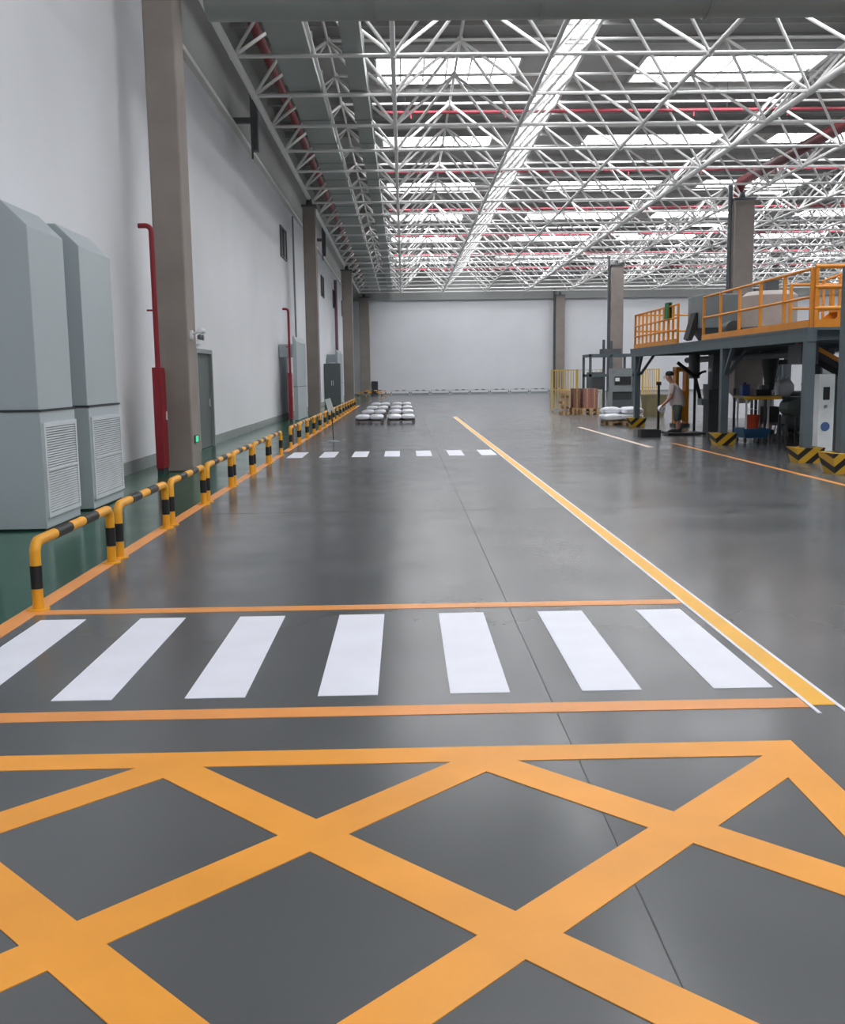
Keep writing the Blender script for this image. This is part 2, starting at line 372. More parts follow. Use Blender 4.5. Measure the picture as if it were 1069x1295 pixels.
B(0, .08, -.2, .2, 0, .1).build('battery_box', M_WHITE, o)
for s in (-1, 1): MB().lathe([(.05, 0), (.07, .08)], (.06, s*.16, .16), 12, 'x').build('lamp_head', M_MID, o, True)
o = thing('security_camera', 'small wall camera on the first concrete column', 'camera', (-3.85, 18.2, 2.46))
B(0, .05, -.05, .05, -.08, .08).build('mount', M_WHITE, o); MB().tube((.02, 0, 0), (.16, 0, .06), .02).build('arm', M_WHITE, o)
MB().lathe([(.05, -.12), (.06, .1), (.055, .16)], (.2, 0, .07), 12, 'y').build('camera_body', M_WHITE, o, True)
o = thing('exit_sign', 'small green glowing exit sign low on the first column', 'sign', (-3.85, 18.25, .58))
B(0, .03, -.11, .11, -.07, .07).build('sign_case', M_MID, o); B(.03, .035, -.09, .09, -.05, .05).build('sign_face', M_GLOW, o)

def hydrant(x, yc, label, lab2):
    t = thing('fire_cabinet', label, 'fire cabinet', (x, yc, 0))
    B(-.065, .065, -.2, .2, .1, 1.88).build('cabinet_body', M_RED, t, bevel=.01)
    d = B(.065, .075, -.18, .18, .16, 1.82).build('cabinet_door', M_RED, t); B(.075, .095, .1, .13, .95, 1.1).build('handle', M_STEEL, d)
    B(-.055, .055, -.18, .18, 0, .1).build('plinth', M_DARK, t)
    p = tag(MB().sweep([(x+.02, yc-.1, 1.88), (x+.02, yc-.1, 4.2)]+arc((x-.08, yc-.1, 4.2), (1, 0, 0), (0, 0, 1), .1)+[(x-.2, yc-.1, 4.3)], .045, 10).build('hydrant_pipe', M_RED, None, True), lab2, 'pipe')
    B(x-.12, x, yc-.12, yc-.08, 2.85, 2.88).build('pipe_clip', M_RED, p)
hydrant(-4.345, 17.75, 'narrow red fire hose cabinet beside the first concrete column', 'red pipe rising from the fire cabinet by the first column')
hydrant(-4.42, 38.8, 'narrow red fire hose cabinet farther along, before the second column', 'red pipe rising from the fire cabinet before the second column')

def casing(y0, y1, ztop, label):
    t = thing('air_casing', label, 'air unit', (-4.28, (y0+y1)/2, 0)); h = (y1-y0)/2
    B(-.08, .085, -h, h, .02, 1.33).build('lower_casing', M_UNIT, t, bevel=.006)
    MB().prism([(-.08, 1.345), (.08, 1.345), (.08, ztop-.2), (-.02, ztop), (-.08, ztop)], 'y', -h, h).build('upper_casing', M_UNIT, t, bevel=.006)
    B(-.082, .09, -h-.005, h+.005, 1.328, 1.347).build('joint_strip', M_DARK, t); B(-.07, .07, -h+.02, h-.02, 0, .02).build('plinth', M_DARK, t)
    B(-.64, -.08, -h+.3, -h+.9, ztop-.8, ztop-.3).build('wall_spigot', M_UNIT, t)
def air_unit(y0, y1, label, group, louver=True, ztop=3.6):
    t = thing('air_unit', label, 'air unit', (-4.3, (y0+y1)/2, 0), 0, group)
    h = (y1-y0)/2
    B(-.30, .285, -h-.01, h+.01, .02, 1.33).build('lower_casing', M_UNIT, t, bevel=.008)
    MB().prism([(-.31, 1.345), (.27, 1.345), (.27, ztop-.27), (.0, ztop), (-.64, ztop), (-.64, ztop-.7), (-.31, ztop-.9)], 'y', -h, h).build('upper_casing', M_UNIT, t, bevel=.008)
    B(-.31, .295, -h-.02, h+.02, 1.325, 1.35).build('joint_strip', M_DARK, t)
    B(-.28, .26, -h+.02, h-.02, 0, .02).build('plinth', M_DARK, t)
    if louver:
        f = MB().box(.285, .31, -h+.02, h-.02, .14, .19).box(.285, .31, -h+.02, h-.02, 1.15, 1.2).box(.285, .31, -h+.02, -h+.07, .19, 1.15).box(.285, .31, h-.07, h-.02, .19, 1.15)
        f.build('louvre_frame', M_UNITF, t)
        B(.285, .290, -h+.07, h-.07, .19, 1.15).build('louvre_backing', M_MID, t)
        s = MB()
        for k in range(34):
            z = .2+k*.0279
            s.prism([(.29, z+.016), (.307, z), (.31, z+.004), (.29, z+.02)], 'y', -h+.07, h-.07)
        tag(s.build('louvre_slats', M_UNITF, t), kind='stuff')
        B(.29, .313, -h+.07, h-.07, .66, .68).build('louvre_rail', M_UNITF, t)
    return t
air_unit(11.02, 12.15, 'tall grey air unit with louvred base, farther from the red fire cabinet', 'tall air units by the wall')
air_unit(12.72, 14.05, 'tall grey air unit with louvred base, next along towards the red fire cabinet', 'tall air units by the wall')
casing(39.4, 43.0, 3.3, 'plain tall slim grey casing just past the second red fire cabinet')
casing(64.0, 68.9, 3.45, 'plain tall slim grey casing behind the dark double door cabinet')
tag(MB().tube((-4.9, 46.0, .3), (-4.9, 46.0, 8.9), .04).build('conduit', M_BASE, None, True), 'thin grey conduit rising up the white wall by the second column', 'conduit')
tag(MB().tube((-4.8, 72.5, .3), (-4.8, 72.5, 8.6), .11, 10).build('downpipe', M_MAROON, None, True), 'maroon downpipe on the white wall past the third column', 'pipe')
t = thing('electrical_cabinet', 'tall dark grey double door cabinet with two pale handles by the wall', 'cabinet', (-4.44, 62.2, 0))
B(-.5, .5, -.3, .3, 0, 2.55).build('cabinet_body', M_DOOR, t)
for s in (-1, 1):
    d = B(min(0, s*.49)+(.005 if s > 0 else 0), max(0, s*.49)-(.005 if s < 0 else 0), -.32, -.3, .06, 2.5).build('cabinet_door', M_DOOR, t)
    B(s*.05-.015, s*.05+.015, -.36, -.32, 1.2, 1.5).build('handle', M_STEEL, d)

# ------------------------------------------------------------------ floor markings
Z = .003
def paint(name, rects, m, label, cat='floor marking', group=None):
    b = MB()
    for r in rects: b.prism(r, 'z', 0, Z) if not isinstance(r[0], (int, float)) else b.box(r[0], r[1], r[2], r[3], 0, Z)
    return tag(b.build(name, m), label, cat, group)
def edge_paint(*a): return paint(*a)
for k in range(7):
    paint('zebra_stripe', [(-2.565+.6955*k, -2.25+.6955*k, 5.01, 6.79)], M_WLINE, 'white stripe between the two orange lines, %s from the yellow lane line' % ORD[6-k], 'zebra stripe', 'white stripes of the crossing by the amber grid')
for k in range(7):
    paint('zebra_stripe', [(-2.50+.685*k, -2.17+.685*k, 20.75, 22.3)], M_WLINE, 'stripe of the small crossing at the rail gap, %s from the yellow lane line' % ORD[6-k], 'zebra stripe', 'white stripes of the crossing at the rail gap')
paint('orange_line', [(-2.66, 1.985, 6.95, 7.09)], M_OLINE, 'thin orange line across the floor on the far side of the crossing')
paint('orange_line', [(-2.66, 1.985, 4.69, 4.83)], M_OLINE, 'orange line across the floor between crossing and amber grid')
paint('orange_line', [(-2.80, -2.66, -2, 21.8), (-2.80, -2.66, 22.6, 60)], M_OLINE, 'long orange line under the yellow and black rails')
o = paint('yellow_line', [(2.01, 2.13, 4.72, 41)], M_YLINE, 'long yellow lane line with white edges running into the hall')
MB().box(1.99, 2.01, 4.6, 41, 0, Z).build('white_edge', M_WLINE, o); MB().box(2.13, 2.15, 4.6, 41, 0, Z).build('white_edge', M_WLINE, o)
paint('orange_line', [(6.36, 6.46, 4, 23.5)], M_OLINE, 'orange line in front of the hazard striped post guards')
paint('pale_line', [(5.50, 5.62, 22.3, 31.5)], mat('worn_cream_paint', (222, 200, 180), .4), 'worn cream line on the floor before the pallets of sacks')
# amber grid: outline bars and 45 degree cross bars, clipped to the box
gx_lo, gx_hi, gy_lo, gy_hi = -3.8+.0, 1.72, -1.3, 4.25
gx_lo = -2.55
bw = .17
grid = thing('amber_grid', 'amber painted keep clear grid of crossing bars on the floor', 'floor marking', (0, 0, 0))
MB().box(gx_lo, gx_hi, gy_hi-bw, gy_hi, 0, Z).build('border_bar', M_BOX, grid); MB().box(gx_lo, gx_hi, gy_lo, gy_lo+bw, 0, Z).build('border_bar', M_BOX, grid)
MB().box(gx_hi-bw, gx_hi, gy_lo+bw, gy_hi-bw, 0, Z).build('border_bar', M_BOX, grid); MB().box(gx_lo, gx_lo+bw, gy_lo+bw, gy_hi-bw, 0, Z).build('border_bar', M_BOX, grid)
def clip(poly, x0, x1, y0, y1):
    for (ax, lim, sg) in ((0, x0, 1), (0, x1, -1), (1, y0, 1), (1, y1, -1)):
        out = []
        for i in range(len(poly)):
            p, q = poly[i-1], poly[i]
            ip, iq = (p[ax]-lim)*sg >= 0, (q[ax]-lim)*sg >= 0
            if ip != iq:
                t_ = (lim-p[ax])/(q[ax]-p[ax]); out.append((p[0]+(q[0]-p[0])*t_, p[1]+(q[1]-p[1])*t_))
            if iq: out.append(q)
        poly = out
        if not poly: break
    return poly
hw = bw/2*math.sqrt(2)*1.06
for s in (1, -1):
    for k in range(-8, 8):
        # crossings sit at (.31,2.73) + multiples of .675 ; bar: x - s*y = c
        c = .32-s*2.74+1.355*k
        poly = clip([(c-hw+s*-3, -3), (c+hw+s*-3, -3), (c+hw+s*6, 6), (c-hw+s*6, 6)], gx_lo+bw*.5, gx_hi-bw*.5, gy_lo+bw*.5, gy_hi-bw*.5)
        if len(poly) > 2: MB().prism(poly, 'z', 0, Z+.00015*(1 if s > 0 else 2)).build('cross_bar', M_BOX, grid)

# ------------------------------------------------------------------ guard rails
def rail_proto(L, h, r, m1, m2, label, group, name='guard_rail'):
    t = thing(name, label, 'guard rail', (0, 0, 0), 0, group)
    R = .09
    pts = [(0, 0, 0)]+[(0, 0, h-R)]+[p for p in arc((0, R, h-R), (0, -1, 0), (0, 0, 1), R)][1:]+[p for p in arc((0, L-R, h-R), (0, 0, 1), (0, 1, 0), R)]+[(0, L, 0)]
    MB().sweep(pts, r, 12).build('rail_tube', m1, t, True)
    for yy in (0, L):
        MB().tube((0, yy, h*.32), (0, yy, h*.66), r+.003, 12).build('black_band', m2, t, True)
        MB().lathe([(r*2.0, 0), (r*2.0, .012)], (0, yy, 0), 12).build('base_plate', m1, t, True)
    n = 2; seg = (L-2*R)/(2*n+1)
    for k in range(n):
        a = R+seg*(2*k+1); MB().tube((0, a, h), (0, a+seg, h), r+.003, 12).build('black_band', m2, t, True)
    return t
g1, g2 = 'yellow and black rails before the small crossing', 'yellow and black rails beyond the small crossing'
l1 = 'yellow and black tubular guard rail on the orange line beside the green strip'
pr = rail_proto(1.84, .5, .04, M_YEL, M_BLK, l1, g1)
for k in range(7):
    o = pr if k == 0 else copy_tree(pr)
    o.location = (-2.7, 7.12+2.1*k, 0)
    o['label'] = 'yellow and black guard rail beside the green strip, %s from the big crossing' % ORD[k]
for k in range(15):
    copy_tree(pr, (-2.72, 23.6+2.1*k, 0), label='yellow and black guard rail beyond the small white crossing, %s from it' % ORD[k], group=g2)
pg = rail_proto(1.7, .42, .04, mat('pale_grey_rail', (196, 198, 200), .5), M_MID, 'grey tubular guard rail along the end wall', 'grey rails along the end wall')
for k in range(9):
    o = pg if k == 0 else copy_tree(pg)
    o.location = (-1.2+1.85*k, 92.6, 0); o.rotation_euler = (0, 0, -math.pi/2)
copy_tree(pr, (-3.6, 78, 0), -math.pi/2, label='yellow and black guard rail standing across the walkway near the end wall', group='end rails')
copy_tree(pr, (-3.4, 88.5, 0), -math.pi/2*.8, label='yellow and black guard rail in the corner by the end wall', group='end rails')
t = thing('control_cabinet', 'dark box cabinet in the corner by the end wall', 'cabinet', (-2.75, 93.5, 0))
B(-.3, .3, -.25, .25, 0, 1.3).build('cabinet_body', M_MID, t); B(-.27, .27, -.27, -.25, .1, 1.25).build('cabinet_door', M_DARK, t)

# ------------------------------------------------------------------ sign stand
t = thing('sign_stand', 'slim sign stand with tilted white plate beside the rails', 'sign', (-1.86, 25.8, 0))
MB().lathe([(.16, 0), (.15, .03), (.03, .05)], (0, 0, 0), 16).build('base', M_GREY, t, True)
MB().tube((0, 0, .04), (-.03, 0, .82), .014).build('pole', M_DARK, t)
o = B(-.075, .075, -.012, .012, -.18, .18).build('sign_plate', M_WHITE, t); o.location = (-.08, 0, .95); o.rotation_euler = (.1, -.28, 0)

# ------------------------------------------------------------------ pallets and sacks
def pallet_parts(t, wx, wy, M_WOOD=M_WOOD):
    for k in range(5):
        x = -wx/2+k*(wx-.1)/4
        B(x, x+.1, -wy/2, wy/2, .12, .14).build('deck_board', M_WOOD, t)
    for yv in (-wy/2, -.05, wy/2-.1): B(-wx/2, wx/2, yv, yv+.1, .10, .12).build('stringer_board', M_WOOD, t)
    for xv in (-wx/2, -.05, wx/2-.1):
        for yv in (-wy/2, -.05, wy/2-.1): B(xv, xv+.1, yv, yv+.1, .02, .10).build('block', M_WOOD, t)
        B(xv, xv+.1, -wy/2, wy/2, 0, .02).build('bottom_board', M_WOOD, t)
def pallet(loc, rz, label, group=None, wx=1.0, wy=1.2, m=M_WOOD):
    t = thing('pallet', label, 'pallet', loc, rz, group); pallet_parts(t, wx, wy, m); return t
def sack_mesh(name, lx, ly, h, m):
    bm = bmesh.new(); bmesh.ops.create_cube(bm, size=1)
    bmesh.ops.subdivide_edges(bm, edges=bm.edges[:], cuts=5, use_grid_fill=True)
    rnd = random.Random(3)
    for v in bm.verts:
        u, w_, z = v.co.x*2, v.co.y*2, v.co.z*2
        e = (1-abs(u)**4*.75)*(1-abs(w_)**4*.75)
        v.co = Vector((u*lx/2*(1-.05*w_*w_), w_*ly/2*(1-.05*u*u), z*h/2*(.25+.75*e)+rnd.uniform(-.006, .006)))
    me = bpy.data.meshes.new(name); bm.to_mesh(me); bm.free(); me.materials.append(m)
    me.polygons.foreach_set('use_smooth', [True]*len(me.polygons)); return me
sm = sack_mesh('sack', .50, .60, .19, M_SILV)
ps = pallet((-1.26, 36.2, 0), 0, 'low dark pallet of silvery sacks in the aisle', 'pallets of silvery sacks in the aisle', m=mat('weathered_pallet', (104, 94, 94), .8))
first = True
for cx in (-1.26, -.13):
    for row, yy in enumerate((36.0, 41.3, 46.8, 53)):
        side = 'rail' if cx < -1 else 'lane line'
        if first: o = ps; first = False
        else: o = copy_tree(ps)
        o.location = (cx, yy, 0)
        o['label'] = 'low dark pallet of silvery sacks, %s from the small crossing, %s side' % (ORD[row], side)
        for lay in range(1):
            for i in (-1, 1):
                for j in (-1, 1):
                    s = link('sack', sm); s.location = (cx+i*.245, yy+j*.3, .14+.095+lay*.12); s.rotation_euler = (0, 0, random.uniform(-.04, .04))
                    tag(s, 'silvery sack on the %s low pallet from the small crossing, %s side' % (ORD[row], side), 'sack', 'silvery sacks in the aisle')
pallet((7.1, 32.6, 0), .05, 'wooden pallet of white sacks beside the platform post')
sw = sack_mesh('white_sack', .62, .60, .24, M_BAG)
for lay in range(2):
    for i in (-1, 1):
        for j in (-1, 1):
            if lay == 1 and i == -1 and j == -1: continue
            s = link('white_sack', sw); s.location = (7.1+i*.3+(.06 if lay else 0), 32.6+j*.3, .14+.12+lay*.2); s.rotation_euler = (0, 0, random.uniform(-.1, .1))
            tag(s, 'plump white sack heaped on the pallet by the platform post', 'sack', 'white sacks by the platform post')
# upright pallets and carton loads before the yellow fence
for k in range(2):
    o = pallet((6.62+.17*k, 42.0, .5), 0, 'wooden pallet standing on edge before the yellow fence', 'pallets standing on edge', 1.0, 1.0)
    o.rotation_euler = (0, math.pi/2, 0); o.location.x += 0
def carton_load(x, yy, n, m, nm, rows=4):
    pallet((x, yy, 0), 0, 'wooden pallet under %s cartons before the yellow fence' % nm, None, n*.3+.1, .8)
    pallet((x, yy, .145), 0, 'second wooden pallet under %s cartons before the yellow fence' % nm, None, n*.3+.1, .8)
    for r in range(rows):
        for i in range(n):
            for j in range(2):
                cb = thing('carton', '%s carton stacked on pallets before the yellow fence' % nm, 'carton', (x+(i-(n-1)/2)*.3, yy-.19+j*.38, .287+r*.2), 0, '%s cartons' % nm)
                B(-.145, .145, -.18, .18, 0, .195).build('carton_body', m, cb); B(-.02, .02, -.182, .182, .02, .197).build('tape', M_WOOD, cb)
carton_load(7.22, 41.8, 1, M_CARD, 'brown')
carton_load(7.72, 41.4, 2, M_CARDR, 'reddish')

# ------------------------------------------------------------------ yellow fences
M_FENCE = mat('yellow_fence_paint', (216, 180, 84), .5)
def fence(x0, x1, yy, h, n, label, m=M_FENCE):
    t = thing('safety_fence', label, 'fence', (x0, yy, 0)); L = x1-x0
    for x in (0, L): B(x-.03, x+.03, -.03, .03, 0, h).build('post', m, t)
    for z in (.12, h*.5, h-.05): B(.03, L-.03, -.015, .015, z, z+.04).build('rail', m, t)
    bmh = B(-.02, .02, -.035, -.016, .12, h).mesh('bar', m)
    for k in range(n): link('bar', bmh, t, Matrix.Translation(((k+.5)*L/n, 0, 0)))
fence(6.85, 8.05, 46.2, 1.9, 10, 'yellow barred safety fence behind the standing pallets')
fence(8.1, 9.2, 46.2, 1.9, 6, 'pale cream safety fence beside the yellow one', mat('cream_fence', (206, 202, 176), .5))
fence(12.0, 12.85, 50, 1.9, 9, 'yellow barred fence seen between the platform posts')
fence(10.0, 10.6, 47, 1.75, 5, 'yellow barred fence beside the grey palletizing machine')

# ------------------------------------------------------------------ palletizing frame
t = thing('palletizer', 'grey steel palletizing machine in an open frame', 'machine', (8.95, 43.6, 0))
for x in (-.93, -.02, .9):
    for yv in (-.8, .8): B(x-.05, x+.05, yv-.05, yv+.05, 0, 2.5).build('frame_post', M_MEZZ, t)
for yv in (-.8, .8):
    for z in (2.4, 1.55): B(-.98, .95, yv-.05, yv+.05, z, z+.12).build('frame_beam', M_MEZZ, t)
for x in (-.93, .9): B(x-.05, x+.05, -.75, .75, 2.4, 2.52).build('frame_beam', M_MEZZ, t)
B(-.15, .85, -.95, -.86, .9, 1.9).build('front_panel', M_GREY, t); B(-.2, .0, -1.0, -.86, 0, .9).build('side_panel', M_GREY, t)
B(.0, .85, -.93, -.86, .0, .55).build('lower_panel', M_MID, t); B(.0, .85, -.9, -.86, .55, .9).build('inner_panel', M_DARK, t)
o = B(.1, .8, -.98, -.95, 1.2, 1.55).build('opening', M_BLACK, t); B(.12, .3, -1.0, -.98, 1.35, 1.5).build('display', M_WHITE, o)
B(-.85, -.3, -.5, .5, 1.0, 1.75).build('gearbox', M_MID, t); B(-.3, .5, -.4, .4, 2.52, 2.75).build('top_motor', M_MID, t)
MB().tube((-.2, 0, 2.75), (-.2, 0, 3.15), .06).build('top_cylinder', M_MID, t, True); MB().tube((.15, .1, 2.75), (.15, .1, 3.1), .06).build('top_cylinder', M_MID, t, True)

# ------------------------------------------------------------------ mezzanine platform
MX, BX = 7.35, 12.2
t = thing('platform', 'blue grey steel platform with posts beside the aisle', 'platform', (MX, 18, 0))
PY = [0, 4.75, 13.3]
B(0-.1, BX-MX, -.1, 13.9, 2.39, 2.44).build('deck', M_MEZZ, t)
for x in (0, BX-MX-.1): 
    B(x-.09, x+.09, -.1, 13.9, 2.19, 2.39).build('edge_beam', M_MEZZ, t)
jm = B(.09, BX-MX-.19, -.05, .05, 2.21, 2.39).mesh('joist', M_MEZZ)
for k in range(10): link('joist', jm, t, Matrix.Translation((0, .1+1.5*k, 0)))
for yy in PY:
    for x in (0, BX-MX-.1):
        MB().box(x-.085, x+.085, yy-.085, yy+.085, 0, 2.19).build('post', M_MEZZ, t)
        MB().box(x-.15, x+.15, yy-.15, yy+.15, 0, .02).build('base_plate', M_MEZZ, t)
for yy in PY[1:]:
    MB().prism([(.05, 1.62), (.14, 1.62), (.55, 2.21), (.46, 2.21)], 'y', yy-.04, yy+.04).build('brace', M_MEZZ, t)
    MB().prism([(yy-.09, 1.72), (yy-.09, 1.6), (yy-.6, 2.19), (yy-.5, 2.19)], 'x', -.04, .04).build('brace', M_MEZZ, t)
for x, yy in ((1.1, 10.9), (3.6, 8.3)):
    MB().tube((x, yy, 2.19), (x, yy, 1.5), .16, 12).build('discharge_chute', M_MID, t, True)
tag(MB().tube((9.0, 20.9, 2.06), (9.0, 31.6, 2.06), .09, 10).build('service_pipe', M_MID, None, True), 'grey service pipe slung under the platform deck', 'pipe')
def railing(p0, p1, n, label, rails=(1.05, .55), toe=True, thick=.028):
    p0, p1 = Vector(p0), Vector(p1); d = p1-p0; L = d.length; rz = math.atan2(d.y, d.x)
    t = thing('guard_railing', label, 'railing', p0, rz)
    pm_ = MB().box(-.028, .028, -.028, .028, 0, 1.05).mesh('post', M_ORAIL)
    for k in range(n+1): link('post', pm_, t, Matrix.Translation((L*k/n, 0, 0)))
    for z in rails: MB().tube((-.03, 0, z), (L+.03, 0, z), thick, 8).build('rail', M_ORAIL, t, True)
    if toe: B(0, L, -.045, -.03, .0, .14).build('toe_board', M_ORAIL, t)
    return t
ZD = 2.44
railing((7.4, 31.85, ZD), (7.4, 26.9, ZD), 10, 'orange railing on the platform beyond the grey hopper cabinet', (1.05, .7, .38))
railing((7.4, 24.6, ZD), (7.4, 18.1, ZD), 5, 'orange railing along the platform edge above the filling machines')
railing((7.4, 31.85, ZD), (10.6, 31.85, ZD), 3, 'orange railing across the far end of the platform')
railing((7.46, 18.05, ZD), (12.0, 18.05, ZD), 4, 'orange railing with heavy rails across the near end of the platform', (1.08, .72, .34), True, .04)
railing((9.3, 19.0, ZD), (9.3, 22.4, ZD), 5, 'orange inner railing around the platform stair opening', (1.05, .55))
railing((8.3, 21.4, ZD), (9.2, 21.4, ZD), 1, 'short orange railing beside the beige tank')
t = thing('hopper_cabinet', 'grey sheet metal hopper cabinet standing on the platform', 'machine', (8.15, 26.1, ZD))
B(-.55, .55, -.6, .6, .35, 1.2).build('cabinet_body', M_GREY, t, bevel=.02)
MB().prism([(-.5, .35), (.5, .35), (.25, .0), (-.25, .0)], 'y', -.45, .45).build('outlet', M_MID, t)
MB().prism([(-.56, .35), (-.56, .75), (-.62, .75), (-.8, .1), (-.7, .05)], 'y', -.35, .1).build('chute_flap', M_BLACK, t)
t = thing('green_cloth', 'green cloth hung over the orange railing', 'cloth', (7.4, 27.9, 3.16))
cb = MB()
for s in (-1, 1): cb.prism([(s*.045, 0), (s*.075, 0), (s*.05, .42), (s*.03, .42)], 'y', -.18, .2)
cb.box(-.05, .05, -.18, .2, .42, .44); cb.build('cloth_sheet', M_GRN, t)
t = thing('mixing_tank', 'beige round tank with dark motor on the platform', 'tank', (8.5, 23.2, ZD))
MB().lathe([(.3, .05), (.62, .25), (.62, .95), (.5, 1.05)], (0, 0, 0), 24).build('tank_shell', mat('beige_tank', (172, 162, 156), .6), t, True)
B(-.15, .15, -.15, .15, 1.05, 1.3).build('motor', M_MID, t)
for q in range(4): MB().tube((.45*math.cos(q*1.57+.78), .45*math.sin(q*1.57+.78), 0), (.45*math.cos(q*1.57+.78), .45*math.sin(q*1.57+.78), .3), .04).build('leg', M_MEZZ, t)
t = thing('drive_motor', 'dark drive motor behind the platform railing', 'motor', (7.95, 24.25, ZD))
MB().lathe([(.05, -.3), (.2, -.28), (.2, .2), (.1, .25)], (0, 0, .25), 16, 'y').build('motor_body', M_MID, t, True); B(-.22, .22, -.25, .2, 0, .08).build('motor_foot', M_BLACK, t)

# ------------------------------------------------------------------ hazard post guards
def post_guard(x, yy, label, s=.52, h=.28, hole=True):
    t = thing('post_guard', label, 'post guard', (x, yy, 0))
    a, b = s/2*.74, s/2; g = .155
    def wall_(poly_b, poly_t): return MB().add([(p[0], p[1], 0) for p in poly_b]+[(p[0], p[1], h) for p in poly_t], [(3, 2, 1, 0), (4, 5, 6, 7), (0, 1, 5, 4), (1, 2, 6, 5), (2, 3, 7, 6), (3, 0, 4, 7)])
    wall_([(-a, -a), (a, -a), (g, -g), (-g, -g)], [(-b, -b), (b, -b), (g, -g), (-g, -g)]).build('guard_side', M_STRIPE, t)
    wall_([(a, a), (-a, a), (-g, g), (g, g)], [(b, b), (-b, b), (-g, g), (g, g)]).build('guard_side', M_STRIPE, t)
    wall_([(a, -a), (a, a), (g, g), (g, -g)], [(b, -b), (b, b), (g, g), (g, -g)]).build('guard_side', M_STRIPE, t)
    wall_([(-a, a), (-a, -a), (-g, -g), (-g, g)], [(-b, b), (-b, -b), (-g, -g), (-g, g)]).build('guard_side', M_STRIPE, t)
post_guard(MX, 18, 'black and yellow post guard at the near corner post of the platform')
post_guard(MX, 22.75, 'black and yellow post guard at the middle post of the platform')
post_guard(MX, 31.3, 'black and yellow post guard beside the pallet of white sacks')
post_guard(7.14, 15.95, 'black and yellow post guard at the tall portal frame post', .6, .34)
t = thing('portal_frame', 'tall blue grey portal frame standing before the platform', 'frame', (7.14, 15.95, 0))
for x in (0, 3.2):
    B(x-.1, x+.1, -.1, .1, 0, 3.1).build('post', M_MEZZ, t)
B(-.1, 3.3, -.1, .1, 3.1, 3.3).build('top_beam', M_MEZZ, t)
B(.1, 3.1, -.05, .05, 1.1, 1.2).build('cross_rail', M_MEZZ, t)
tag(MB().sweep([(8.0, 17.2, 1.9), (8.0, 17.2, 2.35)]+arc((8.4, 17.2, 2.35), (-1, 0, 0), (0, 0, 1), .4)+[(11, 17.2, 2.75)], .13, 14).build('duct_elbow', M_GREY, None, True), 'grey pipe bending down beside the near platform post', 'pipe')

# ------------------------------------------------------------------ machinery under the platform
t = thing('incline_conveyor', 'dark inclined conveyor with orange trim descending behind the white cabinet', 'conveyor', (8.2, 20.2, 0))
MB().prism([(-.1, 2.02), (-.1, 2.2), (2.6, .75), (2.6, .57)], 'y', -.3, .3).build('belt_frame', M_BLACK, t)
for s in (-.33, .31): MB().prism([(-.1, 2.16), (-.1, 2.25), (2.6, .8), (2.6, .71)], 'y', s, s+.03).build('side_rail', M_ORAIL, t)
for x, zt in ((.7, 1.6), (2.3, .75)):
    for s in (-.28, .24): B(x, x+.06, s, s+.05, 0, zt).build('leg', M_MEZZ, t)
B(-.25, .1, -.35, .35, 1.8, 2.2).build('head_drum', M_MID, t)
t = thing('control_pillar', 'slim white control cabinet with dark display and round blue badge', 'cabinet', (7.94, 18.75, 0))
B(-.15, .15, -.2, .2, .06, 1.6).build('cabinet_body', M_WHITE, t, bevel=.01); B(-.15, .15, -.18, .18, 0, .06).build('plinth', M_DARK, t)
B(-.07, .05, -.215, -.2, 1.12, 1.36).build('display', M_BLACK, t); MB().lathe([(.085, -.212), (.085, -.2)], (-.01, 0, .62), 20, 'y').build('badge', M_LOGO, t)
MB().lathe([(.03, -.225), (.03, -.2)], (-.02, 0, 1.0), 12, 'y').build('button', M_GREY, t)
t = thing('utility_cart', 'blue based trolley with pale uprights and a worktop under the platform', 'cart', (8.28, 23.4, 0))
B(-.34, .3, -.35, .35, .22, .34).build('lower_tray', M_BLUE, t); B(-.3, .26, -.31, .31, .12, .22).build('chassis', M_BLUE, t)
for x in (-.28, .24):
    for yv in (-.3, .3): B(x-.02, x+.02, yv-.02, yv+.02, .34, 1.05).build('upright', M_STEEL, t)
for x in (-.28, .22):
    for yv in (-.28, .28): MB().lathe([(.06, -.02), (.06, .02)], (x, yv, .06), 14, 'x').build('wheel', M_BLACK, t, True)
B(-.36, .52, -.36, .36, 1.05, 1.11).build('worktop', M_OLIVE, t); B(-.36, .52, -.38, -.36, 1.02, 1.1).build('edge_strip', M_YLINE, t)
t = thing('bucket', 'orange bucket on the lower tray of the blue trolley', 'bucket', (8.22, 23.3, .34))
MB().lathe([(.13, 0), (.17, .3), (.18, .32), (.165, .32), (.12, .03)], (0, 0, 0), 20).build('bucket_body', M_ORANGE, t, True)
MB().sweep([(-.17, 0, .3), (-.12, 0, .42), (0, 0, .47), (.12, 0, .42), (.17, 0, .3)], .008, 6).build('handle', M_STEEL, t, True)
t = thing('blue_canister', 'dark blue canister on the trolley worktop', 'canister', (8.02, 23.3, 1.11))
B(-.09, .09, -.12, .12, 0, .26).build('canister_body', mat('blue_plastic', (34, 64, 128), .45), t, bevel=.02); MB().tube((0, 0, .26), (0, 0, .31), .03).build('cap', M_BLACK, t)
t = thing('bench_vice', 'dark clamping tool standing on the trolley worktop', 'tool', (8.45, 23.4, 1.11))
B(-.15, .2, -.12, .12, 0, .14).build('vice_base', M_BLACK, t); B(-.02, .16, -.08, .08, .14, .24).build('vice_jaw', M_MID, t)
t = thing('surge_hopper', 'pale beige hopper hanging behind the trolley under the platform', 'hopper', (10.05, 29.3, 0))
B(-.42, .42, -.42, .42, 1.2, 2.2).build('hopper_box', M_PALE, t)
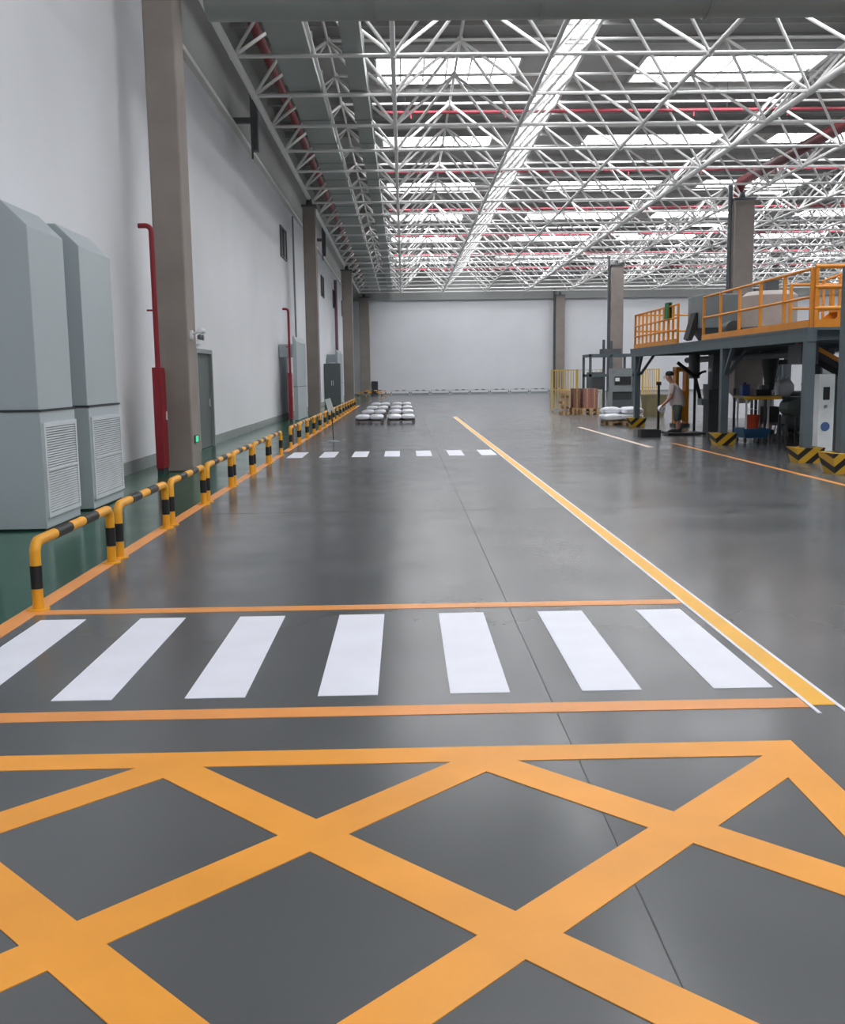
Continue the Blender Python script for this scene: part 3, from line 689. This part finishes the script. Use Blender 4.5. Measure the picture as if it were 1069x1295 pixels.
MB().add([(-.42, -.42, 1.2), (.42, -.42, 1.2), (.42, .42, 1.2), (-.42, .42, 1.2), (-.12, -.12, .75), (.12, -.12, .75), (.12, .12, .75), (-.12, .12, .75)],
         [(0, 1, 2, 3), (7, 6, 5, 4), (0, 4, 5, 1), (1, 5, 6, 2), (2, 6, 7, 3), (3, 7, 4, 0)]).build('cone', M_PALE, t)
for x in (-.4, .4):
    for yv in (-.4, .4): B(x-.03, x+.03, yv-.03, yv+.03, 0, 1.2).build('leg', M_MEZZ, t)
t = thing('filling_machine', 'dark grey bag filling machine with tall body by the middle post', 'machine', (8.55, 27.3, 0))
B(-.22, .3, -.25, .25, 0, 1.2).build('lower_body', M_MID, t); B(-.12, .34, -.22, .22, 1.2, 2.15).build('upper_body', M_MID, t, bevel=.02)
MB().lathe([(.11, -.35), (.14, -.1), (.14, .1)], (-.2, -.1, 1.25), 16).build('spout', M_GREY, t, True)
MB().lathe([(.03, -.04), (.055, 0), (.03, .05)], (-.2, -.24, 1.72), 12).build('lamp', M_WHITE, t, True); MB().tube((-.2, -.24, 1.3), (-.2, -.24, 1.7), .025).build('lamp_stem', M_GREY, t)
B(-.4, -.2, -.2, .2, .78, .95).build('bag_clamp', M_GREY, t)
t = thing('boom_arm', 'black jointed boom arm on a thin post beside the filling machine', 'machine arm', (8.1, 27.6, 0))
B(-.03, .03, -.03, .03, .02, 1.55).build('mast', M_BLACK, t); B(-.15, .15, -.15, .15, 0, .02).build('base_plate', M_BLACK, t)
MB().sweep([(-.5, 0, 1.95), (0, 0, 1.55)], .05, 8).build('arm', M_BLACK, t, True); MB().sweep([(0, 0, 1.55), (.2, 0, 1.68), (.3, 0, 1.7)], .035, 8).build('arm', M_BLACK, t, True)
MB().sweep([(0, 0, 1.55), (.12, 0, 1.1), (.16, 0, .9)], .05, 8).build('arm', M_BLACK, t, True)
t = thing('floor_scale', 'low black floor scale platform where the man stands working', 'scale', (7.55, 26.75, 0))
B(-.5, .5, -.4, .4, .02, .07).build('weigh_plate', M_BLACK, t)
for x in (-.4, .4):
    for yv in (-.3, .3): MB().tube((x, yv, 0), (x, yv, .02), .03).build('foot', M_MID, t)
t = thing('meter_post', 'thin dark upright post in front of the working man', 'post', (7.27, 28.3, 0))
B(-.03, .03, -.03, .03, .02, 1.4).build('pole', M_BLACK, t); B(-.14, .14, -.14, .14, 0, .02).build('base_plate', M_BLACK, t); B(-.06, .06, -.05, .05, 1.32, 1.42).build('meter_head', M_BLACK, t)
t = thing('black_crate', 'small black crate on the floor before the floor scale', 'crate', (6.42, 25.9, 0))
for (a, b, c, d) in ((-.26, .26, -.2, -.18), (-.26, .26, .18, .2), (-.26, -.24, -.18, .18), (.24, .26, -.18, .18)): B(a, b, c, d, .02, .2).build('crate_side', M_BLACK, t)
B(-.26, .26, -.2, .2, 0, .02).build('crate_bottom', M_BLACK, t)
t = thing('waste_bin', 'olive square bin widening towards its rim behind the working man', 'bin', (9.7, 38.5, 0))
a, b = .32, .42
MB().add([(-a, -a, 0), (a, -a, 0), (a, a, 0), (-a, a, 0), (-b, -b, .85), (b, -b, .85), (b, b, .85), (-b, b, .85), (-b+.05, -b+.05, .85), (b-.05, -b+.05, .85), (b-.05, b-.05, .85), (-b+.05, b-.05, .85), (-a+.05, -a+.05, .1), (a-.05, -a+.05, .1), (a-.05, a-.05, .1), (-a+.05, a-.05, .1)],
         [(3, 2, 1, 0), (0, 1, 5, 4), (1, 2, 6, 5), (2, 3, 7, 6), (3, 0, 4, 7), (4, 5, 9, 8), (5, 6, 10, 9), (6, 7, 11, 10), (7, 4, 8, 11), (8, 9, 13, 12), (9, 10, 14, 13), (10, 11, 15, 14), (11, 8, 12, 15), (12, 13, 14, 15)]).build('bin_body', M_OLIVE, t)
for s in (-1, 1): B(-b-.01, b+.01, s*b-.02, s*b+.02, .8, .86).build('rim', M_OLIVE, t)
t = thing('yellow_press', 'yellow framed machine standing behind the working man', 'machine', (8.65, 31.0, 0))
for x in (-.16, .16): B(x-.05, x+.05, -.2, .2, 0, 1.7).build('frame_side', M_ORAIL, t)
B(-.21, .21, -.2, .2, 1.7, 1.85).build('frame_head', M_ORAIL, t); B(-.11, .11, -.12, .12, .2, 1.1).build('press_core', M_YEL, t); B(-.25, .25, -.25, .25, 0, .1).build('base', M_MID, t)
t = thing('dust_blower', 'dark green blower drum on a stand behind the near platform post', 'blower', (8.25, 21.0, 0))
MB().lathe([(.08, -.28), (.19, -.24), (.21, 0), (.19, .24), (.08, .28)], (0, 0, .9), 20, 'y').build('drum', mat('dark_green_metal', (44, 56, 52), .5), t, True)
for x in (-.18, .18):
    for yv in (-.2, .2): B(x-.025, x+.025, yv-.025, yv+.025, 0, .75).build('leg', M_BLACK, t)
MB().sweep([(.1, -.3, .8), (.15, -.4, .5), (.16, -.4, .05)], .015, 6).build('cable', M_BLACK, t, True)
t = thing('stool', 'small blue grey stool under the platform beside the trolley', 'stool', (8.9, 23.4, 0))
MB().lathe([(.16, 0), (.17, .04)], (0, 0, .4), 18).build('seat', mat('stool_blue_grey', (70, 78, 104), .5), t, True)
for q in range(4): MB().tube((.08*math.cos(q*1.57), .08*math.sin(q*1.57), .4), (.15*math.cos(q*1.57), .15*math.sin(q*1.57), 0), .014).build('leg', M_MID, t)
t = thing('workbench', 'grey workbench under the platform carrying a big white sack', 'table', (9.95, 26.2, 0))
B(-.55, .55, -.4, .4, .95, 1.0).build('worktop', M_MID, t)
for x in (-.5, .5):
    for yv in (-.35, .35): B(x-.03, x+.03, yv-.03, yv+.03, 0, .95).build('leg', M_MID, t)
B(-.5, .5, -.38, .38, .3, .34).build('shelf', M_MID, t); B(-.45, -.1, -.3, .3, .34, .75).build('drawer_unit', M_BLACK, t)
s = thing('bulk_sack', 'big white woven sack standing on the workbench', 'sack', (10.0, 26.05, 1.0))
o = link('sack_body', sack_mesh('sack_body', .44, .36, .46, M_BAG), s); o.location = (0, 0, .24)
for x in (-.12, .1): MB().sweep([(x-.05, 0, .42), (x-.03, 0, .52), (x+.03, 0, .52), (x+.05, 0, .42)], .012, 6).build('lifting_loop', M_BAG, s, True)
for k, yy in enumerate((20.2, 22.6, 25.2, 28.0)):
    t = thing('machine_cabinet', ['dark machine cabinet at the back of the platform, first from the portal frame', 'dark machine cabinet at the back of the platform, second from the portal frame', 'dark machine cabinet at the back of the platform, third from the portal frame', 'dark machine cabinet at the back of the platform, fourth from the portal frame'][k], 'cabinet', (11.6, yy, 0))
    hgt = (1.25, 1.0, 1.3, 1.1)[k]
    B(-.4, .3, -.9, .9, .08, hgt).build('cabinet_body', M_MID, t, bevel=.02); B(-.36, .26, -.86, .86, 0, .08).build('plinth', M_BLACK, t)
    for q in (-.85, .02): B(-.42, -.4, q, q+.83, .14, hgt-.06).build('cabinet_door', M_DARK, t)
    MB().lathe([(.1, -.3), (.18, -.26), (.18, .26), (.1, .3)], (0, .2, hgt+.19), 14, 'y').build('top_motor', M_BLACK, t, True)
t = thing('pump_skid', 'dark pump and motor skid on the floor under the platform', 'machine', (9.9, 24.2, 0))
B(-.7, .7, -.45, .45, .0, .12).build('skid_frame', M_BLACK, t)
MB().lathe([(.1, -.45), (.22, -.4), (.22, .1), (.12, .15)], (-.2, 0, .4), 16, 'x').build('motor', M_MID, t, True)
MB().lathe([(.08, -.2), (.28, -.12), (.28, .12), (.08, .2)], (.35, 0, .45), 18, 'x').build('pump_volute', M_BLACK, t, True)
MB().sweep([(.35, 0, .7), (.35, 0, 1.3), (.35, .2, 1.5), (.35, 1.0, 1.5)], .07, 10).build('outlet_pipe', M_MID, t, True)
t = thing('parts_tote', 'brown grey parts tote on the floor behind the near post', 'tote', (9.15, 20.9, 0))
for (a, b, c, d) in ((-.35, .35, -.3, -.27), (-.35, .35, .27, .3), (-.35, -.32, -.27, .27), (.32, .35, -.27, .27)): B(a, b, c, d, .03, .6).build('tote_side', M_MID, t)
B(-.35, .35, -.3, .3, 0, .03).build('tote_bottom', M_MID, t)
t = thing('cable_tray', 'black cable tray slung below the platform deck', 'cable tray', (10.75, 18.4, 1.86))
B(-.15, .15, 0, 13, 0, .02).build('tray_bottom', M_BLACK, t)
for q in (-.15, .13): B(q, q+.02, 0, 13, .02, .12).build('tray_side', M_BLACK, t)
for q in (1, 5, 9, 12): B(-.13, -.11, q, q+.03, .12, .345).build('hanger', M_MID, t)
for k, (cx_, cy_) in enumerate(((9.3, 25.2), (11.2, 30.3))):
    t = thing('hanging_chute', ['dark flexible chute hanging under the deck beside the workbench', 'dark flexible chute hanging under the deck at the far end'][k], 'chute', (cx_, cy_, 1.2))
    MB().lathe([(.1, 0), (.14, .2), (.13, .22), (.17, .42), (.16, .44), (.2, .64), (.24, .98)], (0, 0, 0), 16).build('sleeve', M_BLACK, t, True); MB().lathe([(.26, .96), (.26, .99)], (0, 0, 0), 16).build('collar', M_MID, t, True)
t = thing('platform_stair', 'short orange steel stair with handrails on the platform', 'stair', (8.15, 18.9, ZD))
for k in range(5): B(k*.22, k*.22+.24, 0, .7, .16+k*.19, .19+k*.19).build('tread', M_ORAIL, t)
for q in (-.03, .7): MB().prism([(0, .0), (.14, .0), (1.12, .85), (1.12, 1.02), (.98, 1.02), (0, .16)], 'y', q, q+.03).build('stringer', M_ORAIL, t)
for q in (-.015, .715):
    MB().tube((.05, q, .95), (1.1, q, 1.35), .022).build('handrail', M_ORAIL, t, True)
    for x, z in ((.1, .1), (.6, .5), (1.05, .9)): B(x-.02, x+.02, q-.02, q+.02, z, .95+x*.4).build('baluster', M_ORAIL, t)
B(1.06, 1.12, 0, .7, 0, .85).build('support', M_ORAIL, t)
# cabin behind the machines
t = thing('office_cabin', 'white cabin with a dark window behind the machines', 'cabin', (14.3, 36.0, 0))
B(-2.3, 2.3, 0, 2.4, 0, 2.35).build('cabin_body', M_WALL, t); B(-2.4, 2.4, -.1, 2.5, 2.35, 2.45).build('cabin_roof', M_BASE, t)
o = B(-.9, -.25, -.04, 0, 1.05, 2.1).build('window', M_GLASSD, t); B(-.6, -.56, -.06, -.04, 1.05, 2.1).build('mullion', M_MEZZ, o)
o = B(.9, 1.75, -.04, 0, .02, 2.05).build('door', M_GREY, t); B(1.0, 1.04, -.09, -.04, .95, 1.1).build('handle', M_STEEL, o)

# ------------------------------------------------------------------ people
def skin_mesh(name, chains, m, parent, subs=2):
    """chains: lists of (x,y,z,r); a chain may start with an int index pointing at an earlier vertex"""
    vs, es, rs = [], [], []
    for ch in chains:
        prev = None
        for p in ch:
            if isinstance(p, int): prev = p; continue
            vs.append(p[:3]); rs.append(p[3:]); i = len(vs)-1
            if prev is not None: es.append((prev, i))
            prev = i
    me = bpy.data.meshes.new(name); me.from_pydata(vs, es, []); me.materials.append(m)
    o = bpy.data.objects.new(name, me); COL.objects.link(o); o.parent = parent
    md = o.modifiers.new('skin', 'SKIN'); md.use_smooth_shade = True
    sd = o.modifiers.new('sub', 'SUBSURF'); sd.levels = subs; sd.render_levels = subs
    for i, r in enumerate(rs):
        sv = me.skin_vertices[0].data[i]; sv.radius = (r[0], r[-1]); sv.use_root = i == 0
    return o
def person(loc, rz, label, shirt, legwear, reach, bow, hold=None):
    """faces -x in its own space; reach: hand targets (x,y,z)"""
    t = thing('person', label, 'person', loc, rz); t.scale = (1.15, 1.12, 1.0)
    hip, sh = (0, 0, .84), (-bow, 0, 1.27)
    body = [[(*hip, .13, .10), (-bow*.4, 0, 1.02, .125, .10), (-bow*.8, 0, 1.2, .15, .105), (-bow*1.1, 0, 1.31, .06), (-bow*1.35, 0, 1.37, .05), (-bow*1.75, 0, 1.44, .082), (-bow*1.95, 0, 1.53, .08), (-bow*1.95, 0, 1.59, .05)]]
    n = 8
    for s in (-1, 1):
        k = .07 if s < 0 else -.05
        body.append([0, (0, s*.08, .78, .075), (-k*.5, s*.10, .45, .058), (-k*.2+.02, s*.11, .42, .055), (-k*.4+.03, s*.11, .10, .036), (-k*.4+.02, s*.11, .045, .038), (-k*.4-.08, s*.115, .032, .034), (-k*.4-.15, s*.115, .026, .026)]); n += 7
    arms = []
    for s in (-1, 1):
        h = Vector(reach[0 if s < 0 else 1]); a = Vector((-bow*.95, s*.19, 1.255)); e = (a+h)/2+Vector((.06, s*.05, -.07))
        d = (h-e).normalized()
        i0 = n
        body.append([2, (*a, .055), (*e, .042), (*(h-d*.05), .028), (*h, .026, .04)]); n += 4
        hi = n-1
        side = Vector((0, 1, 0))
        for f, ln in ((-1.5, .075), (-.5, .09), (.5, .085), (1.5, .065)):
            b0 = h+d*.05+side*f*.02; b1 = b0+d*ln*.5+Vector((0, 0, -.01)); b2 = b1+d*ln*.35+Vector((0, 0, -.035))
            body.append([hi, (*b0, .011), (*b1, .0095), (*b2, .008)]); n += 3
        th = h-side*s*.035+d*.02
        body.append([hi, (*th, .012), (*(th+d*.04-side*s*.02), .01)]); n += 2
    skin_mesh('body', body, M_SKIN, t)
    hx, hz = -bow*1.9, 1.5
    hd = MB().lathe([(.02, .1), (.07, .085), (.096, .045), (.1, .01), (.092, -.025)], (hx+.03, 0, hz+.05), 16).build('hair', M_HAIR, t, True)
    MB().lathe([(.006, -.035), (.014, -.02), (.006, .02)], (hx-.098, 0, hz-.02), 8).build('nose', M_SKIN, t, True)
    for s in (-1, 1):
        MB().lathe([(.004, -.008), (.011, 0), (.004, .008)], (hx-.086, s*.032, hz+.012), 8).build('eye', M_BLACK, t, True)
        MB().lathe([(.008, -.03), (.018, 0), (.008, .03)], (hx+.005, s*.09, hz-.01), 8).build('ear', M_SKIN, t, True)
    MB().box(hx-.09, hx-.075, -.022, .022, hz-.062, hz-.054).build('mouth', mat('lips', (150, 92, 84), .5), t)
    # shirt: torso and short sleeves a little outside the body
    sc = [[(0, 0, .64, .2, .2), (0, 0, .82, .2, .19), (-bow*.4, 0, 1.02, .19, .175), (-bow*.8, 0, 1.2, .2, .16), (-bow*1.05, 0, 1.3, .08)]]
    for s in (-1, 1):
        h = Vector(reach[0 if s < 0 else 1]); a = Vector((-bow*.95, s*.19, 1.255)); e = (a+h)/2+Vector((.06, s*.05, -.07))
        m_ = a+(e-a)*.75
        sc.append([3, (*a, .075), (*m_, .062)])
    skin_mesh('shirt', sc, shirt, t)
    lc = [[(0, 0, .90, .16, .13), (0, 0, .76, .165, .135)]]
    for s in (-1, 1):
        k = .07 if s < 0 else -.05
        lc.append([1, (-k*.2, s*.095, .62, .105), (-k*.4, s*.105, .40, .085), (-k*.3+.01, s*.11, .27, .08)])
    skin_mesh('shorts', lc, legwear, t)
    for s in (-1, 1):
        k = .07 if s < 0 else -.05
        x = -k*.4
        MB().prism([(x+.09, 0), (x-.19, 0), (x-.19, .03), (x-.08, .085), (x+.09, .085)], 'y', s*.113-.048, s*.113+.048).build('shoe', M_BLACK, t, True, bevel=.015)
    return t
person((7.46, 27.0, .07), -.25, 'man in pale shirt and grey shorts bending over white cloth', M_SHIRT, M_SHORT, [(-.34, -.12, .72), (-.36, .12, .70)], .12)
t = thing('white_cloth', 'bunched white cloth in the hands of the working man', 'cloth', (7.05, 27.1, .70))
o = link('cloth_bundle', sack_mesh('cloth_bundle', .13, .24, .2, M_BAG), t); o.rotation_euler = (.2, .5, .3)
person((9.95, 27.12, 0), 1.45, 'person in white shirt working behind the grey workbench', M_WSHIRT, M_NAVY, [(-.34, -.16, 1.02), (-.36, .14, 1.02)], .1)
